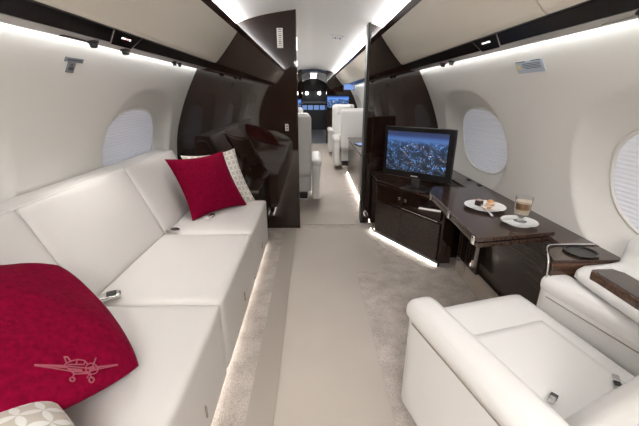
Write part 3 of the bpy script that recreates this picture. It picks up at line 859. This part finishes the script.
sm = thing('side_moulding', 'ivory moulded armrest shelf along the right wall beside the armchair', 'armrest shelf', (1.15, .4, 0))
bm = bmesh.new()
prof = [(1.21,.606),(1.05,.604),(1.036,.615),(1.040,.640),(1.07,.656),(1.20,.666),(1.24,.676),(1.260,.72),(1.270,.775),(1.288,.79),(1.290,.6),(1.262,.45),(1.235,.45)]
ys = [YA+.3, .92, 1.06, 1.13, 1.175, 1.198, 1.206]; sh = [0,0,0,.006,.02,.045,.09]
rings = []
for y, d_ in zip(ys, sh):
    rings.append([bm.verts.new((min(x+d_*(1.3-x)/.27*1.0, 1.30) if x < 1.25 else x, y, z-d_*.25 if z > .5 else z)) for x, z in prof])
for a, b in zip(rings, rings[1:]):
    for q in range(len(prof)): bm.faces.new([a[q], a[(q+1)%len(prof)], b[(q+1)%len(prof)], b[q]])
bm.faces.new(rings[0]); bm.faces.new(rings[-1][::-1])
P_(sm, 'moulding', bm, 'leather_w', angle=70)
bm = bmesh.new()
prism(bm, [(1.05,.55),(1.165,.55),(1.175,1.09),(1.150,1.125),(1.068,1.12),(1.05,1.10)], .625, .674, 'Z')
o = P_(sm, 'wood_insert', bm, 'veneer_b', smooth=False, bevel=.007)
bm = bmesh.new(); prism(bm, [(1.063,.58),(1.152,.58),(1.160,1.08),(1.140,1.105),(1.076,1.102),(1.063,1.09)], .6742, .676, 'Z')
M['panel_glass'] = mat('smoked_panel', (.075,.06,.05), .12)
P_(sm, 'control_glass', bm, 'panel_glass', smooth=False, bevel=.001)

# ------------------------------------------------------------------ armchairs
def armchair(label, loc, rz, group=None, recline=25, near=True, name='armchair', hb=.70):
    t = thing(name, label, 'armchair', loc, rz, group)
    L = 'leather_w'
    # seat: bolster frame + centre panel + front panel
    obj('seat_base', rb((.50,.58,.22), .02, (0,.0,.27), n=8), L, t, angle=80)
    cu_ = obj('seat_cushion', rb((.50,.62,.10), .035, (0,.01,.405), (math.radians(3),0,0), n=14, puff=(0,.01,.008)), L, t, angle=80)
    bm = bmesh.new(); rbox(bm, (.36,.44,.014), .006, 8, puff=(0,0,.003), mtx=Matrix.Translation((-.02,-.10,.457)) @ Matrix.Rotation(math.radians(3),4,'X')); obj('centre_panel', bm, L, cu_, angle=80)
    for s in (-1, 1):
        # arm: side panel and rounded cap
        def shape(p):
            f = (p.y+.27)/.54
            return (p.x, p.y, p.z)
        a = obj('armrest', rb((.105,.66,.46), .03, (s*.315,-.085,.325), n=10), L, t, angle=80)
        bm = bmesh.new()
        rbox(bm, (.124,.68,.09), .042, 16, puff=(0,0,.004), mtx=Matrix.Translation((s*.320,-.085,.550)))
        obj('armrest_cap', bm, L, a, angle=80)
        bm = boxm(s*.315-.056, s*.315+.056, -.40, .200, .5075, .5105); obj('piping', bm, 'taupe', a, smooth=False)
    # back, reclined about the rear of the seat
    R = Matrix.Translation((0,-.235,.40)) @ Matrix.Rotation(math.radians(recline),4,'X')
    bm = bmesh.new(); rbox(bm, (.49,.13,hb), .045, 14, puff=(0,.012,0), mtx=R @ Matrix.Translation((0,-.045,hb/2))); bk = obj('backrest', bm, L, t, angle=80)
    bm = bmesh.new(); rbox(bm, (.52,.055,hb*.97), .025, 12, puff=(0,.006,0), mtx=R @ Matrix.Translation((0,-.12,hb/2-.01))); obj('back_shell', bm, L, bk, angle=80)
    bm = bmesh.new(); rbox(bm, (.32,.055,.20), .025, 10, puff=(0,.01,0), mtx=R @ Matrix.Translation((0,.025,hb-.12))); obj('headrest', bm, L, bk, angle=80)
    obj('pedestal', rb((.42,.46,.10), .02, (0,-.02,.115), n=5), 'blackm', t)
    obj('floor_track', boxm(-.20,.20,-.26,.26,.0,.068), 'chrome', t, bevel=.004)
    return t
ch = armchair('ivory leather armchair at the lower right, facing the table', (.77,.925,0), math.radians(15), None, 23, name='armchair')
# buckles resting on the seat
def lap(loc, rz, label):
    t = thing('lap_belt', label, 'seat belt', loc, rz)
    obj('belt_clasp', rb((.030,.018,.010), .003, (0,0,0), n=4), 'chrome', t)
    obj('belt_webbing', rb((.024,.020,.005), .002, (-.020,0,-.002), (0,.2,0), n=3), 'blackm', t)
lap((.680,.715,.478), math.radians(-140), 'chrome lap-belt clasp at the aisle side of the armchair seat')
lap((.935,.79,.475), math.radians(60), 'chrome lap-belt clasp at the window side of the armchair seat')

# forward cabin seats
armchair('tall ivory leather seat on the left just beyond the doorway', (-.27, 4.35, 0), math.radians(0), 'seats beyond the doorway', 4, name='cabin_seat', hb=.72)
armchair('ivory leather seat farther along on the left, partly hidden by the first', (-.43, 6.4, 0), math.radians(180), 'seats beyond the doorway', 4, name='cabin_seat', hb=.70)
armchair('ivory leather seat on the right beyond the doorway, seen from behind', (.76, 6.45, 0), math.radians(0), 'seats beyond the doorway', 4, name='cabin_seat', hb=.70)
armchair('ivory leather seat on the right in front of the far screen', (.74, 7.9, 0), math.radians(180), 'seats beyond the doorway', 4, name='cabin_seat', hb=.72)

# forward credenza on the right beyond the doorway
t = thing('forward_credenza', 'long low dark cabinet on the right beyond the doorway', 'cabinet', (.9, 4.6, 0))
obj('cabinet_body', boxm(-.27, .30, -1.05, 1.25, .05, .60), 'veneer', t, bevel=.004)
obj('cabinet_top', boxm(-.29, .33, -1.06, 1.27, .60, .625), 'veneer_y', t, bevel=.004)
for y in (-1.03, -.28, .46):
    obj('cabinet_door', boxm(-.282, -.271, y, y+.73, .07, .58), 'veneer_s', t, bevel=.002)
strip('trim_33', [(.612,.004),(.616,.004),(.616,.03),(.612,.03)], 3.40, 5.84, 'led_floor')
t = thing('tablet', 'small blue-lit tablet lying on the forward cabinet', 'tablet', (.74, 4.95, .626), .2)
obj('tablet_case', rb((.20,.26,.010), .004, (0,0,.005), n=4), 'blackm', t)
obj('tablet_screen', boxm(-.085,.085,-.11,.11,.0101,.0115), 'blue', t, smooth=False)

# far screen on the forward bulkhead
def screen(name, label, x0, x1, y, z0, z1, m, fr=.02):
    t = thing(name, label, 'screen', ((x0+x1)/2, y, (z0+z1)/2)); w, h = (x1-x0)/2, (z1-z0)/2
    obj('screen_frame', boxm(-w-fr, w+fr, -.03, -.002, -h-fr, h+fr), 'black', t, smooth=False)
    bm = bmesh.new(); uvl = bm.loops.layers.uv.new('UVMap')
    vs = [bm.verts.new(p) for p in ((-w,-.032,-h),(w,-.032,-h),(w,-.032,h),(-w,-.032,h))]; f = bm.faces.new(vs)
    for l, q in zip(f.loops, ((0,0),(1,0),(1,1),(0,1))): l[uvl].uv = q
    vb = [bm.verts.new(v.co+Vector((0,.0015,0))) for v in vs]
    for i in range(4): bm.faces.new([vs[i], vb[i], vb[(i+1)%4], vs[(i+1)%4]])
    obj('screen_picture', bm, m, t, smooth=False)
screen('wall_screen', 'bright blue screen on the right side of the farthest bulkhead', .42, 1.02, D2, .99, 1.30, 'city2')
screen('wall_screen', 'sliver of a blue screen on the left side of the farthest bulkhead', -.62, -.30, D2, .95, 1.22, 'city2')
# pop-down blue monitor under the forward right bin
t = thing('bin_monitor', 'small blue monitor hung under the forward right bin', 'monitor', (.86, 8.3, 1.50), .0)
obj('monitor_case', rb((.26,.03,.15), .008, (0,0,0), n=4), 'blackm', t); obj('monitor_screen', boxm(-.115,.115,-.0175,-.0155,-.06,.06), 'blue', t, smooth=False)

# ------------------------------------------------------------------ galley and flight deck beyond the forward bulkhead
ye = D2+4.6
obj('wall_galley_left', boxm(-.55, -.50, D2+.08, ye, 0, 2.0), 'veneer', kind='structure', smooth=False)
obj('wall_galley_right', boxm(.62, .67, D2+.08, ye, 0, 2.0), 'veneer', kind='structure', smooth=False)
bm = bmesh.new(); g = []
for y in np.linspace(D2+.08, ye, 8): g.append([bm.verts.new((x, y, 1.93-.25*((x-.05)/.6)**2)) for x in np.linspace(-.55, .67, 15)])
for a, b in zip(g, g[1:]):
    for q in range(14): bm.faces.new([a[q], b[q], b[q+1], a[q+1]])
obj('ceiling_galley', bm, 'ceiling', kind='structure')
obj('wall_cockpit', boxm(-.55, .67, ye, ye+.05, 0, 2.0), 'grey_int', kind='structure', smooth=False)
for i, y in enumerate((D2+.7, D2+1.9, D2+3.2)):
    t = thing('ceiling_downlight', 'square white downlight in the galley ceiling, %s' % ['nearest of three','middle of three','farthest of three'][i], 'ceiling light', (.05, y, 1.925), 0, 'galley downlights')
    obj('light_trim', boxm(-.11,.11,-.12,.12,-.012,.0), 'greylip', t, bevel=.002)
    obj('light_lens', boxm(-.095,.095,-.10,.10,-.017,-.0125), 'lamp', t, smooth=False)
# header over the flight-deck door, instrument panel and its lights
obj('wall_galley_header', boxm(-.50, .62, D2+3.9, D2+3.96, 1.48, 1.95), 'black', kind='structure', smooth=False)
t = thing('instrument_panel', 'dim blue cockpit instrument panel at the far end of the aisle', 'instrument panel', (.05, ye-.25, 0))
obj('panel_body', boxm(-.50,.50,-.1,.2,.0,1.02), 'grey_int', t, bevel=.01)
for x in (-.36,-.12,.12,.36): obj('panel_display', boxm(x-.10,x+.10,-.112,-.1005,.78,.95), 'blue', t, smooth=False)
obj('glare_shield', boxm(-.50,.50,-.16,.2,1.02,1.09), 'placard_g', t, bevel=.01)
for i, x in enumerate((-.20, .28)):
    t = thing('cockpit_lamp', 'round white lamp at the far end of the aisle, %s one' % ('left' if i == 0 else 'right'), 'lamp', (x, D2+3.88, 1.40), 0, 'cockpit lamps')
    bm = bmesh.new(); lathe(bm, [(0,0),(.05,0),(.055,.02),(.05,.05),(0,.05)], 20, axis=(0,-1,0)); obj('lamp_lens', bm, 'lamp', t)
    obj('lamp_bracket', boxm(-.01,.01,.0,.02,.03,.10), 'blackm', t, smooth=False)
# tall glass-fronted galley units either side of the far aisle
for s, lab in ((-1, 'tall dark galley unit on the left past the forward bulkhead'), (1, 'tall dark galley unit on the right past the forward bulkhead')):
    t = thing('galley_unit', lab, 'cabinet', (.05+s*.45, D2+1.2, 0))
    obj('unit_body', boxm(-.095 if s < 0 else .0, .0 if s < 0 else .11, -1.1, 1.6, 0, 1.70), 'veneer', t, bevel=.004)
    x = 0 if s < 0 else 0
    for y in (-1.05,-.35,.35,1.0): obj('unit_door', boxm(x-.006 if s > 0 else .0005, -.0005 if s > 0 else .006, y, y+.6, .1, 1.0), 'grey_int', t, smooth=False)
bm = boxm(-.3, .42, D2+.1, ye-.4, 0, .006)
tag(obj('galley_floor_mat', bm, 'placard_g'), 'cool grey floor covering of the far galley aisle', 'floor mat')

# ------------------------------------------------------------------ lights (the reading lights of the cabin, plus added fill)
def spot(loc, target, power, size=1.2, rad=.03, col=(1,.96,.92), blend=.8):
    l = bpy.data.lights.new('spot', 'SPOT'); l.energy = power; l.spot_size = size; l.spot_blend = blend; l.shadow_soft_size = rad; l.color = col
    o = bpy.data.objects.new('reading_spot', l); COL.objects.link(o); o.location = loc
    o.rotation_euler = (Vector(target)-Vector(loc)).to_track_quat('-Z', 'Y').to_euler(); return o
spot((-.955,1.66,1.495), (-.80,1.62,.45), 9, 1.5)
spot((-.955,2.58,1.495), (-.75,2.40,.45), 5, 1.5)
spot((.955,1.06,1.48), (.78,1.0,.45), 5, 1.5, .03)
spot((.955,1.90,1.49), (.98,1.7,.7), 3, 1.3)
def area(loc, sx, sy, power, rot=(0,0,0), col=(1,.97,.93)):
    l = bpy.data.lights.new('area', 'AREA'); l.shape = 'RECTANGLE'; l.size = sx; l.size_y = sy; l.energy = power; l.color = col
    o = bpy.data.objects.new('cabin_fill', l); COL.objects.link(o); o.location = loc; o.rotation_euler = rot; return o
# fill lights added under the ceiling to brighten the aft and forward cabin
area((0,-1.2,1.93), .7, 1.2, 44)
area((0.1,5.0,1.95), .5, 1.2, 9)
area((0.1,7.8,1.95), .5, 1.2, 9)

# world
w = bpy.data.worlds.new('world'); SC.world = w; w.use_nodes = True
w.node_tree.nodes['Background'].inputs[0].default_value = (.02,.022,.03,1); w.node_tree.nodes['Background'].inputs[1].default_value = 1

# ------------------------------------------------------------------ camera
cam = bpy.data.cameras.new('camera'); co = bpy.data.objects.new('camera', cam); COL.objects.link(co)
cam.sensor_width = 36; cam.sensor_fit = 'HORIZONTAL'; cam.lens = 335/639*36; cam.clip_start = .02
th = math.atan(117/335.); yaw = math.atan(7.5*math.cos(th)/335.)
co.location = (0,0,HC); co.rotation_euler = (PI/2-th, 0, -yaw)
SC.camera = co
vs_ = SC.view_settings; vs_.view_transform = 'Standard'; vs_.look = 'None'; vs_.exposure = .9; vs_.gamma = 1; vs_.use_curve_mapping = False
